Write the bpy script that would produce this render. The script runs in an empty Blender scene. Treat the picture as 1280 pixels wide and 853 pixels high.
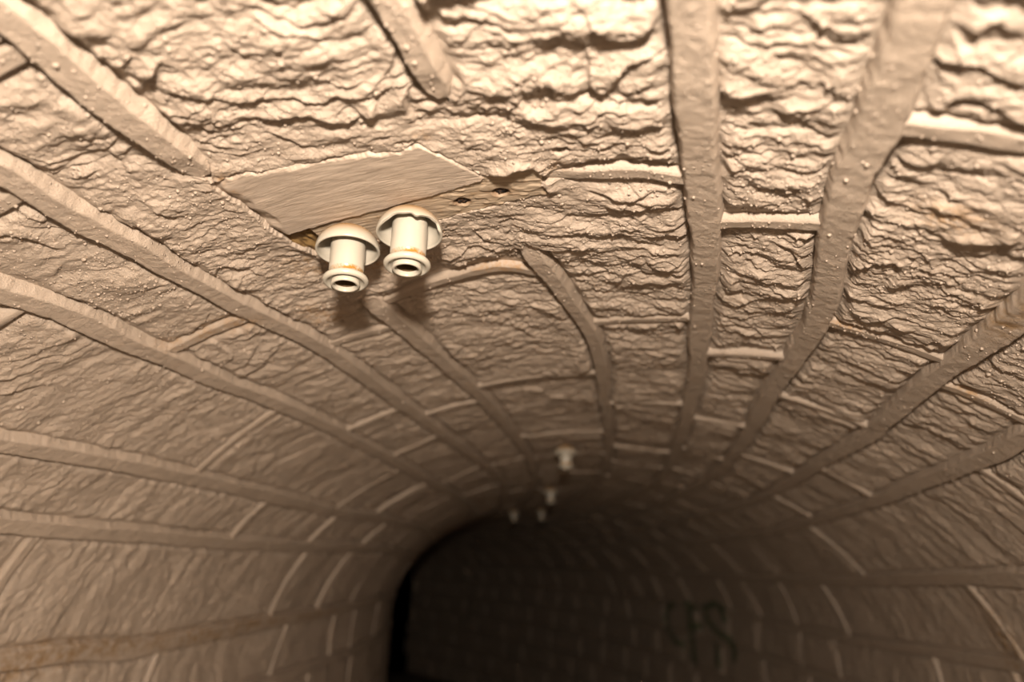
import bpy, math, random
import numpy as np
from mathutils import Matrix, Vector

# ------------------------------------------------------------------ tunnel geometry (metres)
# barrel vault: half width A, rise B, crown CROWN above the camera; the axis bends left with radius RC.
A, B, CROWN, AX, RC = 1.0, 0.6967, 0.40408, -0.28735, 1/0.10464
ZOFF = 1.42                      # camera height above the floor
LIFT = .0045
ZS = CROWN - B                   # springing line (relative to the camera)
PHI_FLOOR = math.pi/2 + (ZS + ZOFF)/B
S_MIN, S_MAX = -2.6, 10.5

def vault(s, phi, h=0.0):
    """point on the lining: s along the axis, phi round the section, h towards the inside"""
    s = np.asarray(s, float); phi = np.asarray(phi, float)
    a = np.abs(phi); arch = a <= math.pi/2
    pc = np.clip(phi, -math.pi/2, math.pi/2)
    l = A*np.sin(pc); z = ZS + B*np.cos(pc) - np.where(arch, 0, B*(a - math.pi/2))
    nl = -np.sin(pc)/A; nz = -np.cos(pc)/B
    n = np.hypot(nl, nz); h = h - LIFT
    l = l + h*nl/n; z = z + h*nz/n
    r = RC + l; t = s/RC
    return np.stack([AX - RC + r*np.cos(t), r*np.sin(t), z + ZOFF], -1)

_t = np.linspace(0, math.pi/2, 400)
_arc = np.concatenate([[0], np.cumsum(np.hypot(np.diff(np.sin(_t)), B*np.diff(np.cos(_t))))])
def arc(phi):                    # arc length from the crown
    a = np.abs(phi)
    return np.sign(phi)*(np.interp(a, _t, _arc) + np.maximum(a - math.pi/2, 0)*B)
def metric(phi):                 # d arc / d phi
    p = np.minimum(np.abs(phi), math.pi/2)
    return np.hypot(np.cos(p), B*np.sin(p))

# ------------------------------------------------------------------ camera, world, light, exposure
scene = bpy.context.scene
col = scene.collection
yaw, pitch, roll = 0.36879, 0.32304, 0.03945
Rt = Vector((math.cos(yaw), math.sin(yaw), 0))
Up = Vector((math.sin(pitch)*math.sin(yaw), -math.sin(pitch)*math.cos(yaw), math.cos(pitch)))
Fw = Vector((-math.sin(yaw)*math.cos(pitch), math.cos(yaw)*math.cos(pitch), math.sin(pitch)))
cr, sr = math.cos(roll), math.sin(roll)
cx_, cy_ = Rt*cr + Up*sr, Rt*(-sr) + Up*cr
CAM = Vector((0, 0, ZOFF))
cam_d = bpy.data.cameras.new('camera'); cam = bpy.data.objects.new('camera', cam_d); col.objects.link(cam)
M = Matrix.Identity(4)
for i in range(3):
    M[i][0], M[i][1], M[i][2], M[i][3] = cx_[i], cy_[i], -Fw[i], CAM[i]
cam.matrix_world = M
cam_d.sensor_width = 36; cam_d.lens = 853/1280*36; cam_d.clip_start = 0.01; cam_d.clip_end = 100
cam_d.dof.use_dof = True; cam_d.dof.focus_distance = 0.82; cam_d.dof.aperture_fstop = 2.0; cam_d.dof.aperture_blades = 9
scene.camera = cam

w = bpy.data.worlds.new('world'); scene.world = w; w.use_nodes = True
w.node_tree.nodes['Background'].inputs[0].default_value = (0.0, 0.0, 0.0, 1)
w.node_tree.nodes['Background'].inputs[1].default_value = 0.0

# the photographer's lamp, mounted on the camera a hand's breadth above the lens
LAMP_S, LAMP_L, LAMP_Z, LAMP_W = -0.23, 0.385, 0.14, 138.0
ld = bpy.data.lights.new('camera_lamp', 'POINT'); ld.energy = LAMP_W; ld.color = (1.0, 0.84, 0.69); ld.shadow_soft_size = 0.035
lo = bpy.data.objects.new('camera_lamp', ld); col.objects.link(lo)
lo.location = (AX - RC + (RC+LAMP_L)*math.cos(LAMP_S/RC), (RC+LAMP_L)*math.sin(LAMP_S/RC), LAMP_Z + ZOFF)

vs = scene.view_settings
vs.view_transform = 'Standard'; vs.look = 'None'; vs.gamma = 1; vs.use_curve_mapping = False
vs.exposure = 0.0

# ------------------------------------------------------------------ noise
def pn(x, y, seed=0):
    x, y = np.broadcast_arrays(np.asarray(x, float), np.asarray(y, float))
    xi = np.floor(x).astype(np.int64); yi = np.floor(y).astype(np.int64)
    xf = x - xi; yf = y - yi
    def g(ix, iy, dx, dy):
        h = (ix*374761393 + iy*668265263 + seed*974634777) & 0xFFFFFFFF
        h = ((h ^ (h >> 13))*1274126177) & 0xFFFFFFFF
        h = (h ^ (h >> 16)) & 0xFFFF
        a = h*(2*math.pi/65536)
        return np.cos(a)*dx + np.sin(a)*dy
    u = xf*xf*xf*(xf*(xf*6-15)+10); v = yf*yf*yf*(yf*(yf*6-15)+10)
    a = g(xi, yi, xf, yf)*(1-u) + g(xi+1, yi, xf-1, yf)*u
    b = g(xi, yi+1, xf, yf-1)*(1-u) + g(xi+1, yi+1, xf-1, yf-1)*u
    return (a*(1-v) + b*v)*1.5
def fbm(x, y, o, seed=0):
    r = 0; a = 1.0
    for i in range(o):
        r = r + a*pn(x*2**i, y*2**i, seed+i*17); a *= .5
    return r
def sm(a, b, x):
    t = np.clip((x-a)/(b-a), 0, 1); return t*t*(3-2*t)

# ------------------------------------------------------------------ materials
def new_mat(name):
    m = bpy.data.materials.new(name); m.use_nodes = True
    nt = m.node_tree; return m, nt, nt.nodes['Principled BSDF']
def N(nt, t, **k):
    n = nt.nodes.new(t)
    for a, b in k.items(): setattr(n, a, b)
    return n
def mixc(nt, fac, a, b):
    n = N(nt, 'ShaderNodeMix', data_type='RGBA')
    for sock, v in ((0, fac), (6, a), (7, b)):
        if hasattr(v, 'is_linked'): nt.links.new(v, n.inputs[sock])
        else: n.inputs[sock].default_value = v if isinstance(v, (int, float)) else (*v, 1)
    return n.outputs[2]
def noise(nt, scale, detail=4, rough=.6, vec=None):
    n = N(nt, 'ShaderNodeTexNoise'); n.inputs['Scale'].default_value = scale
    n.inputs['Detail'].default_value = detail; n.inputs['Roughness'].default_value = rough
    if vec is None:
        tc = N(nt, 'ShaderNodeTexCoord'); vec = tc.outputs['Object']
    nt.links.new(vec, n.inputs['Vector']); return n.outputs['Fac']
def ramp(nt, fac, p0, p1, c0=(0, 0, 0), c1=(1, 1, 1)):
    r = N(nt, 'ShaderNodeValToRGB'); nt.links.new(fac, r.inputs[0])
    r.color_ramp.elements[0].position = p0; r.color_ramp.elements[0].color = (*c0, 1)
    r.color_ramp.elements[1].position = p1; r.color_ramp.elements[1].color = (*c1, 1)
    return r.outputs[0]
def attr(nt, name):
    a = N(nt, 'ShaderNodeAttribute'); a.attribute_name = name; return a.outputs['Fac']
def mul(nt, a, b):
    n = N(nt, 'ShaderNodeMath', operation='MULTIPLY')
    for i, v in enumerate((a, b)):
        if hasattr(v, 'is_linked'): nt.links.new(v, n.inputs[i])
        else: n.inputs[i].default_value = v
    return n.outputs[0]
def bump(nt, bs, height, strength, dist):
    b = N(nt, 'ShaderNodeBump'); b.inputs['Strength'].default_value = strength; b.inputs['Distance'].default_value = dist
    nt.links.new(height, b.inputs['Height']); nt.links.new(b.outputs[0], bs.inputs['Normal'])

def paint_material(name, c1, c2, rough, bscale, bdist):
    m, nt, bs = new_mat(name)
    c = mixc(nt, noise(nt, 9, 5), c1, c2)
    n2 = ramp(nt, noise(nt, 60, 4, .7), .42, .62)
    c = mixc(nt, mul(nt, mul(nt, attr(nt, 'brown'), n2), .9), c, (.20, .115, .04))
    n3 = ramp(nt, noise(nt, 130, 3, .7), .40, .60)
    c = mixc(nt, mul(nt, mul(nt, attr(nt, 'rust'), n3), .75), c, (.30, .17, .065))
    c = mixc(nt, mul(nt, attr(nt, 'green'), .68), c, (.01, .075, .02))
    nt.links.new(c, bs.inputs['Base Color'])
    bs.inputs['Roughness'].default_value = rough
    # fine grain plus little round beads trapped under the paint
    tc = N(nt, 'ShaderNodeTexCoord'); vo = N(nt, 'ShaderNodeTexVoronoi'); vo.inputs['Scale'].default_value = 150
    nt.links.new(tc.outputs['Object'], vo.inputs['Vector'])
    dots = mul(nt, ramp(nt, vo.outputs['Distance'], .10, .30, (1, 1, 1), (0, 0, 0)), ramp(nt, noise(nt, 14, 3, .7), .50, .66))
    ad = N(nt, 'ShaderNodeMath', operation='MULTIPLY_ADD'); nt.links.new(dots, ad.inputs[0]); ad.inputs[1].default_value = 1.1
    nt.links.new(noise(nt, bscale, 5, .65), ad.inputs[2])
    bump(nt, bs, ad.outputs[0], 1.0, bdist)
    return m
MAT_STONE = paint_material('cream_painted_stone', (.375, .312, .254), (.325, .263, .207), .48, 330, .0022)
MAT_JOINT = paint_material('cream_painted_mortar', (.36, .298, .241), (.315, .255, .20), .48, 420, .0014)

def board_material():
    m, nt, bs = new_mat('brushed_paint_on_board')
    c = mixc(nt, noise(nt, 14, 5), (.38, .316, .257), (.335, .273, .217))
    c = mixc(nt, mul(nt, attr(nt, 'rust'), ramp(nt, noise(nt, 90, 3), .45, .62)), c, (.30, .17, .07))
    nt.links.new(c, bs.inputs['Base Color']); bs.inputs['Roughness'].default_value = .45
    tc = N(nt, 'ShaderNodeTexCoord'); mp = N(nt, 'ShaderNodeMapping')
    mp.inputs['Rotation'].default_value = (0, 0, .05); mp.inputs['Scale'].default_value = (.10, 1.6, .4)
    nt.links.new(tc.outputs['Object'], mp.inputs[0])
    bump(nt, bs, noise(nt, 420, 4, .6, mp.outputs[0]), .5, .0022)
    return m
MAT_BOARD = board_material()

def wood_material(name, c1, c2, dark):
    m, nt, bs = new_mat(name)
    tc = N(nt, 'ShaderNodeTexCoord'); mp = N(nt, 'ShaderNodeMapping')
    mp.inputs['Rotation'].default_value = (0, 0, .10); mp.inputs['Scale'].default_value = (.12, 1.5, .5)
    nt.links.new(tc.outputs['Object'], mp.inputs[0])
    g = noise(nt, 620, 4, .6, mp.outputs[0])
    c = mixc(nt, g, c1, c2)
    c = mixc(nt, ramp(nt, noise(nt, 75, 4), .52, .70), c, dark)
    c = mixc(nt, attr(nt, 'rust'), c, (.10, .045, .012))
    nt.links.new(c, bs.inputs['Base Color']); bs.inputs['Roughness'].default_value = .65
    bump(nt, bs, g, .45, .0015)
    return m
MAT_STRIP = wood_material('bare_weathered_wood', (.31, .24, .17), (.36, .29, .212), (.28, .20, .125))
MAT_WOODD = wood_material('dark_bare_wood', (.16, .095, .03), (.22, .14, .055), (.10, .055, .018))

def ceramic_material(name, mode):
    m, nt, bs = new_mat(name)
    c = mixc(nt, noise(nt, 40, 3), (.385, .36, .305), (.36, .332, .275))
    tc = N(nt, 'ShaderNodeTexCoord')
    if mode == 'bell':           # rust washed down from the fixing over the dome
        c = mixc(nt, mul(nt, attr(nt, 'rust'), ramp(nt, noise(nt, 35, 4), .0, .35)), c, (.31, .19, .085))
    if mode == 'stem':
        c = mixc(nt, mul(nt, attr(nt, 'rust'), ramp(nt, noise(nt, 190, 4, .7), .34, .56)), c, (.27, .125, .010))
    nt.links.new(c, bs.inputs['Base Color'])
    bs.inputs['Roughness'].default_value = .24; bs.inputs['IOR'].default_value = 1.5
    bump(nt, bs, noise(nt, 500, 2), .03, .001)
    return m
MAT_BELL = ceramic_material('glazed_ceramic_bell', 'bell')
MAT_CERAM = ceramic_material('glazed_ceramic', 'plain')
MAT_STEM = ceramic_material('glazed_ceramic_stem', 'stem')
MAT_CHIP, _nt, _b = new_mat('bare_broken_ceramic')
_b.inputs['Roughness'].default_value = .7
_nt.links.new(mixc(_nt, noise(_nt, 200, 4), (.37, .335, .28), (.33, .28, .215)), _b.inputs['Base Color'])
MAT_RUST_SHADE, _nt, _b = new_mat('rusty_hole_shade')  # rust patches over a near-black that paints the shade inside the nail holes
_b.inputs['Roughness'].default_value = .8
_nt.links.new(mixc(_nt, ramp(_nt, noise(_nt, 420, 4), .52, .66), (.012, .006, .003), (.20, .075, .012)), _b.inputs['Base Color'])
bump(_nt, _b, noise(_nt, 600, 3), .8, .002)
MAT_HOLE, _nt, _b = new_mat('dark_unglazed_ceramic')  # dark brown mottle inside the nozzle hole
_b.inputs['Roughness'].default_value = .9
_nt.links.new(mixc(_nt, noise(_nt, 300, 3), (.10, .06, .025), (.05, .03, .012)), _b.inputs['Base Color'])
MAT_FLOOR, _nt, _b = new_mat('dusty_concrete')
_b.inputs['Roughness'].default_value = .85
_nt.links.new(mixc(_nt, noise(_nt, 6, 6), (.20, .17, .13), (.12, .10, .075)), _b.inputs['Base Color'])
bump(_nt, _b, noise(_nt, 60, 5), .6, .01)
MAT_BACK, _nt, _b = new_mat('rubble_core')
_b.inputs['Roughness'].default_value = .9
_nt.links.new(mixc(_nt, noise(_nt, 25, 5), (.46, .38, .29), (.36, .29, .21)), _b.inputs['Base Color'])

# ------------------------------------------------------------------ mesh helpers
def mesh_from(name, V, F, mat, parent=None, attrs=None, smooth=True):
    me = bpy.data.meshes.new(name)
    V = np.asarray(V, np.float32); F = np.asarray(F, np.int32)
    k = F.shape[1]
    me.vertices.add(len(V)); me.vertices.foreach_set('co', V.ravel())
    me.loops.add(F.size); me.loops.foreach_set('vertex_index', F.ravel())
    me.polygons.add(len(F)); me.polygons.foreach_set('loop_start', np.arange(0, F.size, k, dtype=np.int32))
    try: me.polygons.foreach_set('loop_total', np.full(len(F), k, np.int32))
    except Exception: pass
    me.polygons.foreach_set('use_smooth', np.full(len(F), smooth))
    me.update(calc_edges=True); me.validate()
    for an, av in (attrs or {}).items():
        if np.max(av) > 0.004:
            at = me.attributes.new(an, 'FLOAT', 'POINT'); at.data.foreach_set('value', np.asarray(av, np.float32))
    me.materials.append(mat)
    o = bpy.data.objects.new(name, me); col.objects.link(o)
    if parent: o.parent = parent
    return o
def grid_faces(n, m):            # n rows, m columns
    i, j = np.meshgrid(np.arange(n-1), np.arange(m-1), indexing='ij')
    a = (i*m + j).ravel()
    return np.stack([a, a+1, a+m+1, a+m], 1)
def skirted(Sg, Pg, Hg, depth):
    """add a ring of border vertices pushed to a fixed depth, so the piece is a body and not a sheet"""
    S2 = np.pad(Sg, 1, mode='edge'); P2 = np.pad(Pg, 1, mode='edge'); H2 = np.pad(Hg, 1, mode='edge')
    H2[0, :] = H2[-1, :] = depth; H2[:, 0] = H2[:, -1] = depth
    return S2, P2, H2
def empty(name, loc):
    o = bpy.data.objects.new(name, None); o.empty_display_size = .03; o.location = loc; col.objects.link(o); return o
def tag(o, label, cat, group=None):
    o['label'] = label; o['category'] = cat
    if group: o['group'] = group

# ------------------------------------------------------------------ courses: bed joints as (s, phi), measured on the vault
BANDS = {
 'L1': [(0.279,-0.227),(0.355,-0.238),(0.416,-0.236),(0.493,-0.243),(0.881,-0.231),(0.998,-0.230),(1.160,-0.231),(1.368,-0.230),(1.607,-0.229),(1.974,-0.233)],
 'L2': [(0.393,-0.393),(0.450,-0.402),(0.512,-0.405),(0.537,-0.395),(0.653,-0.401),(0.772,-0.397),(0.896,-0.385),(1.055,-0.384),(1.246,-0.395),(1.438,-0.400),(1.776,-0.407),(2.289,-0.397),(2.971,-0.371)],
 'L3': [(0.516,-0.573),(0.594,-0.565),(0.701,-0.571),(0.803,-0.574),(0.965,-0.580),(1.146,-0.572),(1.389,-0.577),(1.543,-0.585),(1.941,-0.595),(2.476,-0.601)],
 'L4': [(0.746,-0.876),(0.885,-0.870),(1.068,-0.869),(1.261,-0.868),(1.533,-0.877),(1.932,-0.887),(2.413,-0.864),(3.134,-0.851)],
 'L5': [(0.877,-1.069),(1.042,-1.073),(1.250,-1.070),(1.546,-1.074),(1.984,-1.068),(2.851,-1.032)],
 'L6': [(1.056,-1.425),(1.198,-1.421),(1.434,-1.441),(1.736,-1.421),(2.088,-1.406),(2.653,-1.399),(3.652,-1.374)],
 'L7': [(2.258,-1.662),(2.666,-1.659),(3.231,-1.656)],
 'C1': [(0.348,0.053),(0.396,0.050),(0.444,0.047),(0.767,0.041),(0.846,0.052),(0.974,0.064),(1.105,0.074),(1.269,0.072),(1.563,0.055),(1.910,0.048)],
 'C2': [(0.405,0.268),(0.471,0.266),(0.542,0.265),(0.717,0.267),(0.843,0.265),(1.087,0.256),(1.320,0.259),(1.604,0.252),(2.016,0.257),(2.809,0.283)],
 'R1': [(0.381,0.416),(0.434,0.415),(0.500,0.414),(0.588,0.404),(0.671,0.406),(0.717,0.407),(0.853,0.420),(0.962,0.422),(1.122,0.414),(1.276,0.405),(1.494,0.406),(1.907,0.418),(2.454,0.427)],
 'R2': [(0.789,0.616),(0.898,0.611),(1.019,0.606),(1.196,0.608),(1.402,0.616),(1.746,0.605),(2.270,0.616),(2.702,0.622),(3.370,0.605)],
 'R3': [(1.094,0.768),(1.175,0.776),(1.316,0.778),(1.587,0.781),(1.840,0.791),(2.240,0.795),(2.828,0.816),(3.654,0.812),(4.929,0.780)],
 'R4': [(1.586,1.099),(1.963,1.102),(2.608,1.125),(3.555,1.134),(4.882,1.112)],
 'R5': [(1.832,1.386),(2.076,1.400),(2.422,1.419),(2.878,1.444),(3.621,1.447),(4.195,1.431)],
 'R6': [(1.8,1.68),(4,1.70)],
}
lo_extra = [-1.92, -2.20, -2.50, -2.82]; hi_extra = [1.97, 2.27, 2.56, 2.86]
for i, p in enumerate(lo_extra): BANDS['LX%d' % i] = [(0, p), (1, p)]
for i, p in enumerate(hi_extra): BANDS['RX%d' % i] = [(0, p), (1, p)]
BANDS['F0'] = [(0, -PHI_FLOOR), (1, -PHI_FLOOR)]; BANDS['F1'] = [(0, PHI_FLOOR), (1, PHI_FLOOR)]
ORDER = sorted(BANDS, key=lambda k: np.mean([p[1] for p in BANDS[k]]))
WIDTH = {k: .034 for k in BANDS}
WIDTH.update(L1=.036, L2=.036, L3=.037, L4=.040, L5=.040, L6=.042, C1=.030, C2=.035, R1=.036, R2=.034, R3=.034, R4=.042)
GAP = {'L1': (0.485, 0.845), 'C1': (0.455, 0.755)}       # here the joint is lost under board and smeared plaster
def gap(k, s):
    if k not in GAP: return np.zeros_like(np.asarray(s, float))
    a, b = GAP[k]; return sm(a-.015, a+.015, s)*(1-sm(b-.015, b+.015, s))
def band_phi(k, s):
    p = np.array(BANDS[k]); m = p[:, 1].mean()
    xs = np.concatenate([[p[0, 0]-.6], p[:, 0], [p[-1, 0]+.8]]); ys = np.concatenate([[m], p[:, 1], [m]])
    sd = ORDER.index(k)
    y = (np.interp(np.asarray(s)-.02, xs, ys) + np.interp(s, xs, ys) + np.interp(np.asarray(s)+.02, xs, ys))/3
    return y + (.0022*pn(np.asarray(s)*9, sd*3.7, 5) if k[0] != 'F' else 0)
def half_width(k, s):
    if k[0] == 'F': return np.full_like(np.asarray(s, float), .004)
    return WIDTH[k]/2*(1 + .14*pn(np.asarray(s)*7, ORDER.index(k)*2.3, 8))*(1 - gap(k, s))

HEADS = {
 ('L2','L1'): [[(0.289,-0.283),(0.287,-0.235)],[(0.977,-0.353),(0.975,-0.253)],[(1.524,-0.381),(1.522,-0.271)],[(2.429,-0.372),(2.401,-0.241)]],
 ('L1','C1'): [[(0.15,-.2),(.15,.03)],[(0.874,-0.173),(0.841,-0.090),(0.819,0.002),(0.850,0.041)],[(1.401,-0.224),(1.378,-0.081),(1.368,0.051)],[(2.010,-0.221),(2.007,0.036)]],
 ('C1','C2'): [[(.2,.06),(.2,.24)],[(0.602,0.138),(0.594,0.228),(0.610,0.257)],[(1.060,0.086),(1.009,0.241)],[(1.634,0.070),(1.576,0.247)],[(2.25,.06),(2.25,.25)]],
 ('C2','R1'): [[(.25,.28),(.25,.4)],[(0.699,0.289),(0.681,0.395)],[(1.173,0.276),(1.124,0.400)],[(1.712,0.281),(1.665,0.387)]],
 ('R1','R2'): [[(0.506,0.435),(0.512,0.520)],[(0.936,0.443),(0.954,0.592)],[(1.343,0.426),(1.351,0.612)],[(1.999,0.424),(1.973,0.590)],[(2.576,0.440),(2.629,0.576)]],
 ('R2','R3'): [[(.55,.63),(.55,.76)],[(1.034,0.638),(1.038,0.740)],[(1.808,0.639),(1.816,0.781)],[(2.387,0.639),(2.361,0.761)]],
 ('R3','R4'): [[(1.286,0.788),(1.318,0.902)],[(2.486,0.942),(2.460,1.087)],[(3.326,0.864),(3.308,1.107)]],
 ('R4','R5'): [[(1.858,1.129),(1.825,1.375)],[(2.917,1.159),(2.882,1.366)]],
 ('R5','R6'): [[(2.30,1.42),(2.28,1.68)],[(3.05,1.45),(3.02,1.68)]],
 ('L3','L2'): [[(0.414,-0.444),(0.415,-0.407)],[(0.792,-0.553),(0.796,-0.408)],[(1.431,-0.566),(1.422,-0.426)],[(1.799,-0.570),(1.764,-0.430)],[(2.462,-0.573),(2.373,-0.404)]],
 ('L4','L3'): [[(0.56,-.85),(.56,-.6)],[(1.199,-0.832),(1.155,-0.608)],[(1.964,-0.827),(1.969,-0.616)]],
 ('L5','L4'): [[(.75,-1.05),(.74,-.9)],[(1.563,-1.050),(1.555,-0.903)]],
 ('L6','L5'): [[(0.972,-1.236),(0.971,-1.102)],[(2.079,-1.392),(2.080,-1.107)],[(2.493,-1.225),(2.507,-1.073)]],
 ('L7','L6'): [[(1.501,-1.547),(1.533,-1.468)],[(2.183,-1.663),(2.255,-1.444)]],
}
# ------------------------------------------------------------------ the board let into the vault (s as a function of phi)
P_TOP = np.array([(-.257,.500),(-.2048,.494),(-.173,.5056),(-.098,.509),(-.0305,.521),(-.0087,.5126),(.0043,.533),(.0362,.578)])
P_BOT = np.array([(-.257,.628),(-.1877,.6243),(-.1097,.6205),(-.033,.6093),(.0314,.5918),(.0362,.5885)])
S_TOP = np.array([(-.2535,.6270),(-.1877,.6243),(-.1097,.6205),(-.033,.6093),(.0325,.5887),(.0727,.577),(.0825,.5738),(.0975,.5765)])
S_BOT = np.array([(-.2535,.6300),(-.2348,.6929),(-.1328,.6884),(-.0352,.6644),(.0315,.6482),(.0975,.6330)])
ip = lambda tab, x: np.interp(x, tab[:, 0], tab[:, 1])
def board_masks(s, phi):
    """1 under the board or strip; and how near the smeared plaster round it"""
    top = np.where(phi < .033, ip(P_TOP, phi), ip(S_TOP, phi))
    bot = np.where(phi > -.2535, ip(S_BOT, phi), ip(P_BOT, phi))
    rag = .003*pn(s*70, phi*70, 31) + .0015*pn(s*180, phi*180, 32)
    ins = np.minimum(np.minimum(s-top, bot-s), np.minimum((phi+.247), (.0975-phi))) + rag
    inside = sm(-.0012, .0012, ins - .001)
    near = 1 - sm(.0, .07, -ins)
    return inside, near

STROKES = [
[ (5.038,1.428),(5.168,1.475),(5.204,1.577),(5.159,1.693),(5.062,1.786),(4.942,1.790) ],
[ (4.821,1.393),(4.811,1.602),(4.767,1.914) ],
[ (4.826,1.405),(4.692,1.439) ],
[ (4.832,1.616),(4.656,1.583) ],
[ (4.294,1.490),(4.294,1.399),(4.385,1.365),(4.542,1.421),(4.537,1.527),(4.419,1.606),(4.247,1.642),(4.169,1.706),(4.195,1.786) ],
[ (4.429,1.719),(4.422,1.868) ],

]
SPOTS = {   # (s, phi, radius_s, radius_u)
 'rust': [(.8698,-.3176,.03,.03),(.845,-.33,.03,.02),(.817,-.021,.012,.035),(.825,.0,.01,.03),(.777,-.5427,.02,.012),(.792,-.49,.012,.02),(.80,-.43,.02,.03),(.77,-.46,.01,.03),
          (.93,.46,.02,.02),(.76,-.18,.03,.02),(.58,.12,.01,.01),(.505,.0,.008,.008),(.50,-.225,.014,.016),(.62,.50,.02,.03),(1.03,.66,.02,.02)],
 'brown': [(1.18,-1.42,.14,.035),(1.08,-1.45,.12,.03),(1.69,-1.425,.3,.022),(1.35,-1.42,.12,.02),(.784,.61,.045,.022),(.74,.625,.05,.02),(1.86,1.31,.06,.09),(2.0,-1.40,.3,.015),(2.5,-1.40,.3,.015),(.72,-.25,.03,.04),(.70,-.12,.05,.05)],
}
def stains(s, phi):
    u = arc(phi); out = {}
    for k, L in SPOTS.items():
        v = np.zeros_like(s)
        for a, p, ra, ru in L:
            v = np.maximum(v, np.exp(-((s-a)/ra)**2 - ((u-arc(p))/ru)**2))
        out[k] = v
    g = np.zeros_like(s)
    if s.max() > 3.2 and phi.max() > 1.2:
        for st in STROKES:
            st = np.array(st)
            for (s0, p0), (s1, p1) in zip(st[:-1], st[1:]):
                ax, ay, bx, by = s0, arc(p0), s1, arc(p1)
                t = np.clip(((s-ax)*(bx-ax)+(u-ay)*(by-ay))/((bx-ax)**2+(by-ay)**2), 0, 1)
                d = np.hypot((s-ax-t*(bx-ax))*.55, u-ay-t*(by-ay))
                g = np.maximum(g, 1-sm(.012, .030, d))
    out['green'] = g
    return out

# ------------------------------------------------------------------ quarry-faced relief of the stones
PITS = [(.5524,.1309,.007,.012,.016),(.578,.080,.006,.014,.010),(.509,-.022,.005,.012,.008),(.521,.437,.006,.02,.010),(.488,.2194,.008,.02,.006),(.6317,.2602,.006,.012,.010)]
def relief(s, u, amp):
    ws = s + .014*pn(s*8, u*7, 1) + .007*pn(s*24, u*19, 2)
    wu = u + .020*pn(s*9, u*8, 21) + .008*pn(s*30, u*22, 22)
    big = .0078*fbm(s*6.5, u*4.2, 3, 3)
    n1 = pn(ws*19, wu*8.5, 23); lump1 = np.sqrt(n1*n1+.006)                       # rounded lumps parted by sharp creases
    n2 = pn(ws*41, wu*20, 24); lump2 = np.sqrt(n2*n2+.02)
    n3 = pn(ws*95, wu*50, 25); lump3 = np.sqrt(n3*n3+.03)
    q1 = ws*21 + 1.5*pn(s*4.3, u*8.0, 4) + .8*pn(s*13, u*19, 6)           # split ledges, steep on the far side
    f1 = q1 - np.floor(q1); saw1 = f1*(1-sm(.84, 1.0, f1))
    a1 = sm(-.05, .50, pn(s*10, u*11, 9))
    q2 = ws*50 + 1.9*pn(s*7, u*14, 11) + .7*pn(s*27, u*36, 12)
    f2 = q2 - np.floor(q2); saw2 = f2*(1-sm(.80, 1.0, f2))
    a2 = sm(-.1, .45, pn(s*17, u*18, 13))
    med = .0022*fbm(s*60, u*34, 3, 14)
    fine = .0014*fbm(s*170, u*110, 3, 19)*(.55+.6*sm(-.3, .4, pn(s*6, u*6, 26)))
    h = amp*(big + .0080*(lump1-.3) + .0040*(lump2-.3) + .0018*(lump3-.3) + .0078*a1*(saw1-.35) + .0036*a2*(saw2-.35) + med) + fine
    for ps, pu, rs_, ru_, dp in PITS:
        h = h - dp*(1-sm(.55, 1.0, np.hypot((s-ps)/rs_, (u-arc(pu))/ru_) + .25*pn(s*120, u*120, 27)))
    return h

def amp_at(phi, s):
    a = np.interp(phi, [-1.6, -.9, -.5, -.3, 0, .45, .8, 1.2], [.75, .78, .82, .9, 1.0, 1.0, .9, .7])
    return a*(1 + .25*(1-sm(.35, .7, s)))

def project(p):
    d = Vector(p) - CAM
    z = d.dot(Fw)
    if z < .05: return None
    return 640 + 853*d.dot(cx_)/z, 426.5 - 853*d.dot(cy_)/z, z

# ------------------------------------------------------------------ structure shells
def shell(name, p0, p1, mat):
    n = 60; m = max(8, int(abs(p1-p0)/.05))
    S, Pp = np.meshgrid(np.linspace(S_MIN, S_MAX, n), np.linspace(p0, p1, m), indexing='ij')
    Va = vault(S, Pp, -.016).reshape(-1, 3); Vb = vault(S, Pp, -.14).reshape(-1, 3)
    F = grid_faces(n, m); k = n*m
    idx = np.arange(k).reshape(n, m)
    rim = np.concatenate([idx[0, :], idx[1:, -1], idx[-1, -2::-1], idx[-2:0:-1, 0]])
    nx = np.roll(rim, -1)
    side = np.stack([rim, nx, nx+k, rim+k], 1)
    o = mesh_from(name, np.concatenate([Va, Vb]), np.concatenate([F, F[:, ::-1]+k, side]), mat)
    o['kind'] = 'structure'
    return o
PL, PR = np.mean([p[1] for p in BANDS['L4']]), np.mean([p[1] for p in BANDS['R3']])
ceiling = shell('ceiling', PL, PR, MAT_BACK)
wall_left = shell('wall_left', -PHI_FLOOR-.15, PL, MAT_BACK)
wall_right = shell('wall_right', PR, PHI_FLOOR+.15, MAT_BACK)
def holder(phi): return wall_left if phi < PL else (wall_right if phi > PR else ceiling)
for o, t in ((ceiling, 'cream painted rough stone barrel vault with raised mortar joints'), (wall_left, 'painted stone wall on the inside of the bend'), (wall_right, 'painted stone wall on the outside of the bend')):
    o['label'] = t
n, m = 60, 10
S, L = np.meshgrid(np.linspace(S_MIN, S_MAX, n), np.linspace(-1.12, 1.12, m), indexing='ij')
def fl(z):
    r = RC + L; t = S/RC
    return np.stack([AX-RC+r*np.cos(t), r*np.sin(t), np.full_like(r, z)], -1).reshape(-1, 3)
k = n*m; F = grid_faces(n, m); idx = np.arange(k).reshape(n, m)
rim = np.concatenate([idx[0, :], idx[1:, -1], idx[-1, -2::-1], idx[-2:0:-1, 0]]); nx = np.roll(rim, -1)
floor = mesh_from('floor', np.concatenate([fl(0), fl(-.12)]), np.concatenate([F[:, ::-1], F+k, np.stack([rim, nx, nx+k, rim+k], 1)]), MAT_FLOOR)
floor['kind'] = 'structure'

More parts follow.
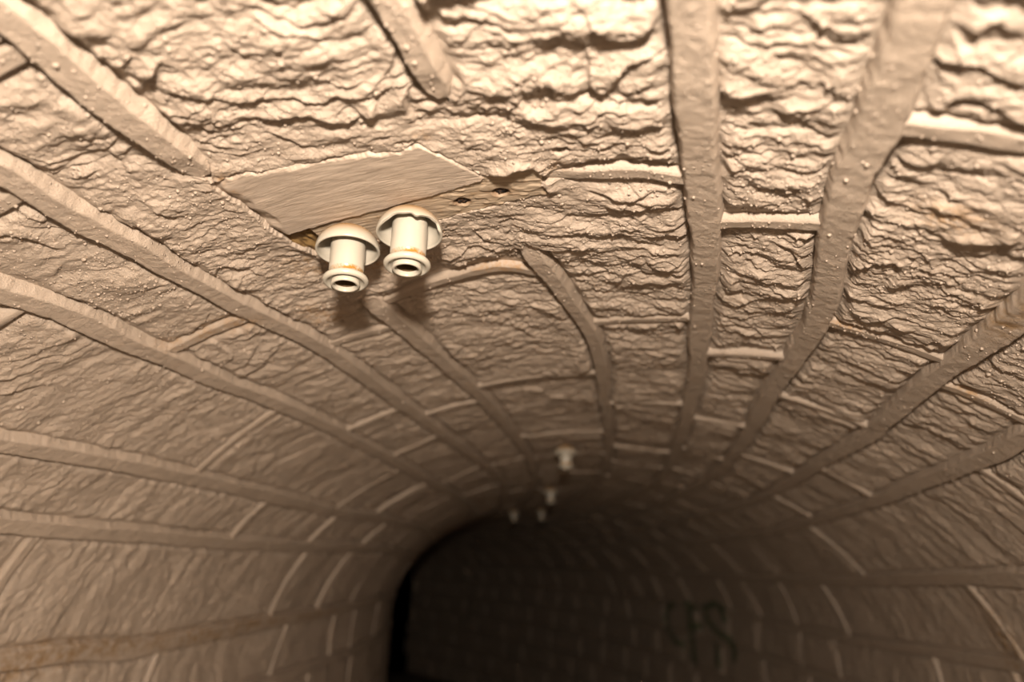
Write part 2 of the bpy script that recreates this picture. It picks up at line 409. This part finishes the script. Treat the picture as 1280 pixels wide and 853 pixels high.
# ------------------------------------------------------------------ stones
rng = random.Random(7)
speck_pool = []                   # (position, normal) samples for the paint specks
stuff = {}                        # far and unseen pieces, joined per holder
def add_piece(name, Sg, Pg, Hg, depth, mat, single, speck=0):
    S2, P2, H2 = skirted(Sg, Pg, Hg, depth)
    V = vault(S2, P2, H2).reshape(-1, 3); F = grid_faces(*S2.shape)
    at = {k: v.ravel() for k, v in stains(S2, P2).items()}
    hold = holder(float(Pg.mean()))
    if single:
        mesh_from(name, V, F, mat, hold, at)
        if speck:
            inner = np.argwhere((Hg > -.002))
            for i, j in inner[np.random.RandomState(len(speck_pool)).choice(len(inner), min(speck, len(inner)), replace=False)] if len(inner) else []:
                speck_pool.append((vault(Sg[i, j], Pg[i, j], Hg[i, j]), vault(Sg[i, j], Pg[i, j], Hg[i, j]+.01), Sg[i, j], Pg[i, j]))
    else:
        stuff.setdefault((hold.name, name, mat.name), []).append((V, F, at))
def visible(s, phi, margin=60):
    q = project(vault(s, phi))
    return q if q and -margin < q[0] < 1280+margin and -margin < q[1] < 853+margin else None

def head_list(a, b):
    """head joints of the course between bed joints a and b: list of (fractions, s)"""
    L = []
    for pl in HEADS.get((a, b), []):
        p = np.array(pl); f = (p[:, 1]-p[0, 1])/(p[-1, 1]-p[0, 1]) if len(p) > 2 else np.array([0, 1.])
        L.append((f, p[:, 0]))
    r = random.Random(a+b)
    mean = lambda h: float(np.mean(h[1]))
    if not L: L = [(np.array([0, 1.]), np.full(2, r.uniform(0, .4)))]
    L.sort(key=mean)
    while mean(L[-1]) < S_MAX-.3:
        x = mean(L[-1]) + r.uniform(.32, .62); L.append((np.array([0, 1.]), np.array([x+r.uniform(-.02, .02), x+r.uniform(-.02, .02)])))
    while mean(L[0]) > S_MIN+.3:
        x = mean(L[0]) - r.uniform(.34, .6); L.insert(0, (np.array([0, 1.]), np.array([x, x])))
    return L
HJW = .022
def stone(a, b, ha, hb, rr):
    sc = (np.mean(ha[1])+np.mean(hb[1]))/2; pc = float((band_phi(a, sc)+band_phi(b, sc))/2)
    Ls = np.mean(hb[1])-np.mean(ha[1]); Wu = float(arc(band_phi(b, sc))-arc(band_phi(a, sc)))
    q = None
    dmin = 99
    for ss in np.linspace(np.min(ha[1]), np.max(hb[1]), 7):
        for pp in (band_phi(a, ss), pc, band_phi(b, ss)):
            v = visible(ss, float(pp))
            if v: q = v; dmin = min(dmin, float(np.linalg.norm(vault(ss, float(pp))-np.array(CAM))))
    single = q is not None and sc < 5.2 and pc < 2.2 and pc > -1.95
    if q:
        du = max(.0012, dmin*1.55/853); ds = du*min(3.5, max(1, dmin*1.1)) if abs(pc) < 1.2 else du*max(1, min(3.5, dmin*.8))
        if sc > 5.2: du, ds = .03, .04
    else: du, ds = .03, .03
    nv = max(6, int(Wu/du)); ns = max(7, int(Ls/ds))
    v = np.linspace(0, 1, nv)[:, None]; t = np.linspace(0, 1, ns)[None, :]
    sa = np.interp(v, *ha) + HJW*.40; sb = np.interp(v, *hb) - HJW*.40
    Sg = sa + (sb-sa)*t
    pa = band_phi(a, Sg); pb = band_phi(b, Sg); mt = metric((pa+pb)/2)
    pa = pa + half_width(a, Sg)*.80/mt; pb = pb - half_width(b, Sg)*.80/mt
    Pg = pa + (pb-pa)*v
    U = arc(Pg); wu = (pb-pa)*mt
    ga, gb = gap(a, Sg), gap(b, Sg)
    e = np.minimum(np.minimum(v*wu + ga*.1, (1-v)*wu + gb*.1), np.minimum(t, 1-t)*(sb-sa))
    e = e + .004*pn(Sg*35, U*35, 41) + .002*pn(Sg*90, U*90, 42)
    f = sm(-.001, .020, e)
    mean = rr.uniform(.001, .006); near_board = (a, b) in (('L2','L1'), ('L1','C1'), ('C1','C2'))
    if near_board and abs(sc-.6) < .45: mean = .004
    amp = amp_at(Pg, Sg)
    k = .68 if pc < -.45 else (.8 if pc < -.28 or pc > .7 else .92)    # the side courses are split in broader flakes
    H = f*(mean + (relief(Sg*k, U*k, amp) if k != .92 else relief(Sg, U, amp))) - .005*(1-f)
    H += f*rr.uniform(-.03, .03)*(t-.5)*min(Ls, .4)*.25
    if near_board and sc < 1.4:
        ins, nr = board_masks(Sg, Pg)
        pl = .0062 + .0026*fbm(Sg*45, U*22, 3, 51) + .0012*fbm(Sg*150, U*120, 2, 55)
        H = H*(1-.72*nr) + pl*.72*nr
        top = ip(S_TOP, Pg)                                            # ragged plaster lip over the right end of the strip
        H = H + .008*np.exp(-((Sg-(top-.007+.003*pn(Pg*70, Sg*20, 56)))/.006)**2)*sm(.035, .055, Pg)*(1-sm(.085, .105, Pg))
        H = H + .006*np.exp(-((Pg-.104-.004*pn(Sg*90, Pg*20, 57))/.007)**2)*sm(.57, .58, Sg)*(1-sm(.62, .64, Sg))
        H = H*(1-ins) - .006*ins
    add_piece('stone', Sg, Pg, H, -.018, MAT_STONE, single, int(800*(1-sm(.5, 1.5, np.array(sc)))) + 20)

def ribbon_profile(nc):
    x = np.linspace(-1, 1, nc)
    return x, 1 - sm(.66, 1.0, np.abs(x))
def bed_joint(k):
    if k[0] == 'F': return
    segs = [(S_MIN, GAP[k][0]), (GAP[k][1], S_MAX)] if k in GAP else [(S_MIN, S_MAX)]
    for s0, s1 in segs:
        cuts = [s0] + [c for c in (0.0, 4.8) if s0 < c < s1] + [s1]
        for c0, c1 in zip(cuts[:-1], cuts[1:]):
            seen = c0 >= 0 and c1 <= 4.81 and any(visible(x, float(band_phi(k, x)), 30) for x in np.linspace(c0, min(c1, 4), 30))
            if seen:
                S1 = np.concatenate([np.arange(c0, min(1.0, c1), .0022), np.arange(max(1.0, c0), min(1.8, c1), .0040), np.arange(max(1.8, c0), c1, .010), [c1]])
                nc = 23
            else: S1 = np.linspace(c0, c1, max(4, int((c1-c0)/.06))); nc = 7
            x, _ = ribbon_profile(nc)
            ph = band_phi(k, S1); hw = np.maximum(half_width(k, S1), WIDTH[k]*.25 if k in GAP else 0)*1.12
            sd = np.sign(x)[None, :]*5+ORDER.index(k)
            edge = 1 + .05*pn(S1[:, None]*28, sd, 61) + .05*pn(S1[:, None]*75, sd, 62)
            X = x[None, :]*hw[:, None]*edge
            Sg = np.repeat(S1[:, None], nc, 1); Pg = ph[:, None] + X/metric(ph)[:, None]
            U = arc(Pg)
            up = x*(-1 if ph.mean() > .2 else 1)                        # the side towards the crown is bevelled flatter
            wob = .06*pn(Sg*15, U*18, 67) + .035*pn(Sg*45, U*60, 68) + .04*pn(Sg*115, U*150, 69)
            b0 = .58 if ph.mean() < .2 else .66
            pr = 1 - np.clip((up[None, :] + wob - b0)/.36, 0, 1) - sm(.80, 1.0, -up[None, :] + .5*wob)
            pr = np.clip(pr, 0, 1)
            hb = .0115 + .0018*pn(Sg*9, U*9, 63) + .0008*fbm(Sg*45, U*45, 2, 64)
            H = pr*hb - .0045*(1-pr) - .005*(np.abs(x)[None, :] > .99) + .0005*fbm(Sg*160, U*160, 2, 66) + pr*(1-pr)*.006*fbm(Sg*60, U*90, 3, 70)
            if k in GAP:          # the ribbon runs out into the smear
                ramp_ = sm(0, .05, np.abs(Sg-GAP[k][0]))*sm(0, .05, np.abs(Sg-GAP[k][1]))
                H = H - .006*(1-ramp_)
            add_piece('mortar_joint', Sg, Pg, H, -.018, MAT_JOINT, seen, 260 if seen and abs(ph[0]) < .95 else 0)
def head_joint(a, b, h):
    sc = float(np.mean(h[1])); pc = float((band_phi(a, sc)+band_phi(b, sc))/2)
    q = visible(sc, pc); seen = q is not None and sc < 4.8 and -1.95 < pc < 2.2
    if a[0] == 'F' or b[0] == 'F': pass
    nv = 60 if seen and sc < 1.7 else (24 if seen else 6); nc = 13 if seen else 5
    v = np.linspace(.0, 1., nv)
    cs = np.interp(v, *h); cs = np.convolve(np.pad(cs, 4, mode='edge'), np.ones(9)/9, 'valid') if nv > 20 else cs
    pa = band_phi(a, cs); pb = band_phi(b, cs)
    ca = pa + half_width(a, cs)*.7/metric(pa); cb = pb - half_width(b, cs)*.7/metric(pb)
    P1 = ca + (cb-ca)*v; U1 = arc(P1)
    x, pr = ribbon_profile(nc)
    wid = HJW/2*1.15*(1 + .12*pn(U1*14, sc*13, 71) + .10*pn(U1*45, sc*13, 72))
    cs = cs + .004*pn(U1*9, sc*31, 73)
    Sg = cs[:, None] + x[None, :]*wid[:, None]; Pg = np.repeat(P1[:, None], nc, 1); U = arc(Pg)
    hb = (.0060 if sc < 1.1 else .0085 if sc < 2.2 else max(.0020, .0080-.0030*(sc-2.2))) + .0018*pn(Sg*9, U*9, 74) + .0008*fbm(Sg*45, U*45, 2, 75)
    H = pr[None, :]*hb - .0075*(1-pr[None, :])
    if abs(sc-.6) < .35 and -.26 < pc < .3:
        ins, nr = board_masks(Sg, Pg); H = (H - .004*nr)*(1-ins) - .009*ins + .002*nr*fbm(Sg*60, U*40, 3, 78)
    add_piece('mortar_joint', Sg, Pg, H, -.018, MAT_JOINT, seen, 40 if seen and sc < 1.3 else 0)

for a, b in zip(ORDER[:-1], ORDER[1:]):
    hl = head_list(a, b); rr = random.Random(a+b+'stone')
    for ha, hb in zip(hl[:-1], hl[1:]): stone(a, b, ha, hb, rr)
    for h in hl: head_joint(a, b, h)
for k in ORDER: bed_joint(k)
for (hn, nm, mn), L in stuff.items():
    V = []; F = []; AT = {k: [] for k in ('rust', 'brown', 'green')}; off = 0
    for v, f, at in L:
        V.append(v); F.append(f+off); off += len(v)
        for k in AT: AT[k].append(at[k])
    o = mesh_from('distant_stones' if nm == 'stone' else 'distant_mortar_joints', np.concatenate(V), np.concatenate(F), bpy.data.materials[mn],
                  bpy.data.objects[hn], {k: np.concatenate(v) for k, v in AT.items()})
    o['kind'] = 'stuff'

# ------------------------------------------------------------------ paint specks: beads and crumbs under the paint
nr = np.random.RandomState(3)
V = []; F = []; off = 0
nseg = 6
for p, p2, s_, ph_ in speck_pool:
    if pn(s_*9, arc(ph_)*9, 91)*1.3+.0 < nr.uniform(-.75, .3): continue
    n_ = (p2-p)/np.linalg.norm(p2-p)
    t1 = np.cross(n_, [0.3, 1, .2]); t1 /= np.linalg.norm(t1); t2 = np.cross(n_, t1)
    r = float(np.clip(np.exp(nr.normal(-6.95, .45)), .0006, .0034))
    ring = []
    for fr, hh in ((1.0, -.3), (.85, .45), (.45, .88)):
        for j in range(nseg):
            a = 2*math.pi*j/nseg; rj = r*fr*nr.uniform(.8, 1.2)
            ring.append(p + t1*math.cos(a)*rj + t2*math.sin(a)*rj + n_*hh*r)
    ring.append(p + n_*r)
    V += ring
    for lv in range(2):
        for j in range(nseg):
            a, b2 = off+lv*nseg+j, off+lv*nseg+(j+1) % nseg
            F += [(a, b2, b2+nseg), (a, b2+nseg, a+nseg)]
    for j in range(nseg): F.append((off+2*nseg+j, off+2*nseg+(j+1) % nseg, off+3*nseg))
    off += 3*nseg+1
if V:
    o = mesh_from('paint_specks', V, F, MAT_STONE, ceiling); o['kind'] = 'stuff'

# ------------------------------------------------------------------ wooden board
BC = (-.08, .60)                  # phi, s of the board's middle
board = empty('wooden_board', vault(BC[1], BC[0], -.01)); 
tag(board, 'painted wooden board let into the vault behind the two big insulators, one edge stripped bare', 'board')
def place_child(o, root):
    o.parent = root; o.matrix_parent_inverse = Matrix.Translation(root.location).inverted()
def slab(name, top, bot, p0, p1, hfun, mat, rag_top, rag_bot, nphi, ns, depth=-.016, rust=None):
    ph = np.linspace(p0, p1, nphi)[None, :]; t = np.linspace(0, 1, ns)[:, None]
    r = lambda sd: pn(ph*55, sd*9.1, sd) + .5*pn(ph*140, sd*9.1, sd+1) + .3*pn(ph*330, sd*9.1, sd+2)
    a = ip(top, ph) + rag_top*r(101); b = ip(bot, ph) + rag_bot*r(111)
    b = np.maximum(b, a+.0015)
    Sg = a + (b-a)*t; Pg = np.repeat(ph, ns, 0)
    H = hfun(Sg, Pg, t, ph)
    S2, P2, H2 = skirted(Sg, Pg, H, depth)
    at = {}
    if rust is not None: at['rust'] = rust(S2, P2).ravel()
    o = mesh_from(name, vault(S2, P2, H2).reshape(-1, 3), grid_faces(*S2.shape), mat, None, at)
    place_child(o, board); return o
def h_paint(S, P, t, ph):
    H = .0072 + .0007*fbm(S*40, arc(P)*18, 3, 121) + .0003*fbm(S*420, arc(P)*25, 2, 125)
    H = H - .004*sm(.05, 0, t)*(1+.9*pn(P*40, t*2, 126))
    crease = np.exp(-((P - (-.006 + (S-.515)*.62))/.0022)**2)
    return H - .0022*crease + .0015*sm(-.006, .02, P-(-.006+(S-.515)*.62)) - .012*sm(-.226, -.257, P + .011*pn(S*30, P*30, 127) + .004*pn(S*90, P*90, 128))
slab('painted_face', P_TOP, P_BOT, -.257, .0362, h_paint, MAT_BOARD, .0042, .0016, 230, 80, rust=lambda S, P: np.exp(-((S-.515)/.014)**2-((P+.24)/.016)**2)*.9)
def h_strip(S, P, t, ph):
    H = .0046 + .0005*fbm(S*300, arc(P)*20, 3, 131) + .0003*fbm(S*60, arc(P)*40, 2, 135)
    flake = sm(.05, .25, pn(S*90, P*45, 137))*sm(-.06, .0, P)
    H = H + .0011*flake
    for a, p in NAILS: H = H - .009*(1-sm(.0050, .0085, np.hypot((S-a), (arc(P)-arc(p))*.75)))
    return H
NAILS = [(.6335, -.0055), (.6225, .0455)]
def rust_shade_strip(S, P):  # rust round the nails; its dark brown also paints shade on the hole walls
    v = np.zeros_like(S)
    for a, p in NAILS: v = np.maximum(v, np.exp(-((S-a)/.0075)**4-((arc(P)-arc(p))/.0115)**4))
    return v
slab('bare_strip', S_TOP, S_BOT, -.205, .0975, h_strip, MAT_STRIP, .0006, .0012, 260, 50, rust=rust_shade_strip)
slab('splintered_end', S_TOP, S_BOT, -.2525, -.2055, lambda S, P, t, ph: -.002 + .0022*fbm(S*40, arc(P)*120, 3, 141), MAT_WOODD, .0006, .0014, 45, 40)['label'] = 'dark bare wood corner'
for a, p in NAILS:  # rusty nail filling each hole, coloured near-black to stand for the hole's shade
    rr = np.random.RandomState(int(a*1e4))
    nn, mm = 7, 14
    V = []
    for i in range(nn):
        t = i/(nn-1)
        for j in range(mm):
            an = 2*math.pi*j/mm
            rad = .0068*math.sin(t*math.pi/2*1.0+.02)*(1+.25*rr.uniform(-1, 1))
            V.append(vault(a+rad*math.cos(an), p+1.35*rad*math.sin(an), -.0016+.0045*math.cos(t*math.pi/2)*(1+.5*rr.uniform(-1, 1))))
    F = [(i*mm+j, i*mm+(j+1) % mm, (i+1)*mm+(j+1) % mm, (i+1)*mm+j) for i in range(nn-1) for j in range(mm)]
    o = mesh_from('rusty_nail_fill', V, F, MAT_RUST_SHADE); place_child(o, board)

# ------------------------------------------------------------------ insulators
PX = .00094
def lathe(name, prof, mat, parent, seg=72, mod=None, attrf=None, mats=None):
    prof = np.array(prof, float)*PX; k = len(prof)
    an = np.linspace(0, 2*math.pi, seg, endpoint=False)
    R = np.repeat(prof[:, 0][:, None], seg, 1); Z = np.repeat(-prof[:, 1][:, None], seg, 1)
    if mod: R, Z = mod(R, Z, an)
    V = np.stack([R*np.cos(an), R*np.sin(an), Z], -1).reshape(-1, 3)
    i, j = np.meshgrid(np.arange(k-1), np.arange(seg), indexing='ij'); j2 = (j+1) % seg
    F = np.stack([(i*seg+j), (i*seg+j2), ((i+1)*seg+j2), ((i+1)*seg+j)], -1).reshape(-1, 4)
    at = {'rust': attrf(np.repeat(prof[:, 1][:, None]/PX, seg, 1), an).ravel()} if attrf else None
    return mesh_from(name, V, F, mat, parent, at)
def ell(r, z0, h, t0, t1, n): return [(r*math.sin(t), z0+h*(1-math.cos(t))) for t in np.linspace(t0, t1, n)]
def arcp(cx, cy, r, a0, a1, n): return [(cx+r*math.cos(a), cy+r*math.sin(a)) for a in np.radians(np.linspace(a0, a1, n))]
def make_insulator(label, seed, chip=None, group=None):
    root = empty('insulator', (0, 0, 0)); tag(root, label, 'insulator', group)
    T = 3.6
    prof = [(0.01, 0)] + ell(41.5, 0, 34, .06, math.pi/2, 22) + arcp(41.5-T/2, 34, T/2, 20, 160, 6) + ell(41.5-T, T, 34-T, math.pi/2-.02, .35, 18) + [(8, T+2)]
    def chipmod(R, Z, an):
        if not chip: return R, Z
        d = (an-chip+math.pi) % (2*math.pi)-math.pi
        cut = 8.0*sm(-1.25, -.25, d)*(1-sm(.95, 1.2, d)) + .8*np.sin(d*11+1)*sm(-1.1, -.6, d)*(1-sm(.7, 1.0, d))
        cut = cut - 4.2*np.exp(-((d-.16)/.11)**2)
        cut = np.maximum(cut, 0)*PX
        lim = -(34+2)*PX + cut
        k = np.maximum(lim[None, :]-Z, 0)
        # points below the break are pulled up along the shell to the broken edge
        Z2 = np.maximum(Z, lim[None, :]); z = np.clip(-Z2/(34*PX), 0, 1)
        Rm = 41.5*PX*np.sqrt(np.maximum(1-(1-z)**2, 0))
        R2 = np.where(k > 0, np.minimum(R, Rm), R)
        return R2, Z2
    lathe('bell', prof, MAT_BELL, root, 96, chipmod, lambda z, an: (1-sm(9, 33, z))*(np.arange(len(z)) < 22)[:, None]*np.ones_like(z))
    # stem with its rusty tie groove
    stem = [(21.0, 14), (22.4, 20), (22.4, 30), (22.2, 50), (22.2, 63.5), (21.6, 65.5), (20.6, 67.5), (20.4, 70.5), (20.8, 73.5), (22.0, 75.5)]
    rs = random.Random(seed); a0 = rs.uniform(0, 6.28)
    ph0 = rs.uniform(0, 6.28)
    lathe('stem', stem, MAT_STEM, root, 64, None, lambda z, an: sm(63.5, 66, z)*(1-sm(74.5, 76.5, z))*(.55+.45*np.cos(an[None, :]+math.pi/2-.5)))
    lathe('flange', [(20, 73.5)] + arcp(24.6, 77.7, 4.3, -105, 95, 14) + [(22.6, 80.8), (21.2, 79.0), (18, 78.5)], MAT_CERAM, root, 72)
    lathe('nozzle', [(17.6, 76.5), (18.2, 80.5)] + arcp(16.2, 83.9, 2.1, 0, 180, 10) + [(14.1, 82.5), (13.6, 80)], MAT_CERAM, root, 64)
    lathe('threaded_hole', [(13.7, 80.5), (13.2, 74), (13.0, 64), (0.01, 63)], MAT_HOLE, root, 48)['label'] = 'dark brown hole'
    return root
def set_insulator(o, s, phi, lean, h=.0046, spin=0, tilt=(0, 0)):
    base = Vector(vault(s, phi, h)); nrm = (Vector(vault(s, phi, h+.1))-base).normalized()
    down = (nrm*(1-lean) + Vector((0, 0, -1))*lean).normalized()
    down = (down + Vector((tilt[0], tilt[1], 0))).normalized()
    zz = -down; away = base - CAM; yy = (away - zz*away.dot(zz)).normalized(); xx = yy.cross(zz)   # local -Y looks back up the tunnel
    m = Matrix((xx, yy, zz)).transposed().to_4x4()
    o.matrix_world = Matrix.Translation(base) @ m @ Matrix.Rotation(spin, 4, 'Z')
def copy_tree(o):
    c = o.copy(); col.objects.link(c)
    for ch in o.children:
        d = ch.copy(); col.objects.link(d); d.parent = c
    return c
i1 = make_insulator('large white ceramic insulator with an unbroken bell rim, lower left of the board pair', 1)
set_insulator(i1, .6495, -.161, .5, tilt=(.034, -.058))
i2 = make_insulator('large white ceramic insulator with a chipped bell rim, upper right of the board pair', 2, chip=-1.5708)
set_insulator(i2, .6375, -.0718, .5, tilt=(.030, -.062))
FAR = [(2.2197, -.0948, 'blurred single insulator on the vault crown, the nearest one behind the big pair'),
       (3.413, -.1555, 'dim single insulator on the vault crown, second behind the big pair'),
       (4.6934, -.2525, 'faint far insulator, left one of the last pair at the edge of the dark'),
       (4.776, -.0454, 'faint far insulator, right one of the last pair at the edge of the dark')]
for s_, p_, lb in FAR:
    c = copy_tree(i1); c['label'] = lb; c['group'] = 'insulators farther down the tunnel'
    set_insulator(c, s_, p_, .5, h=.004)
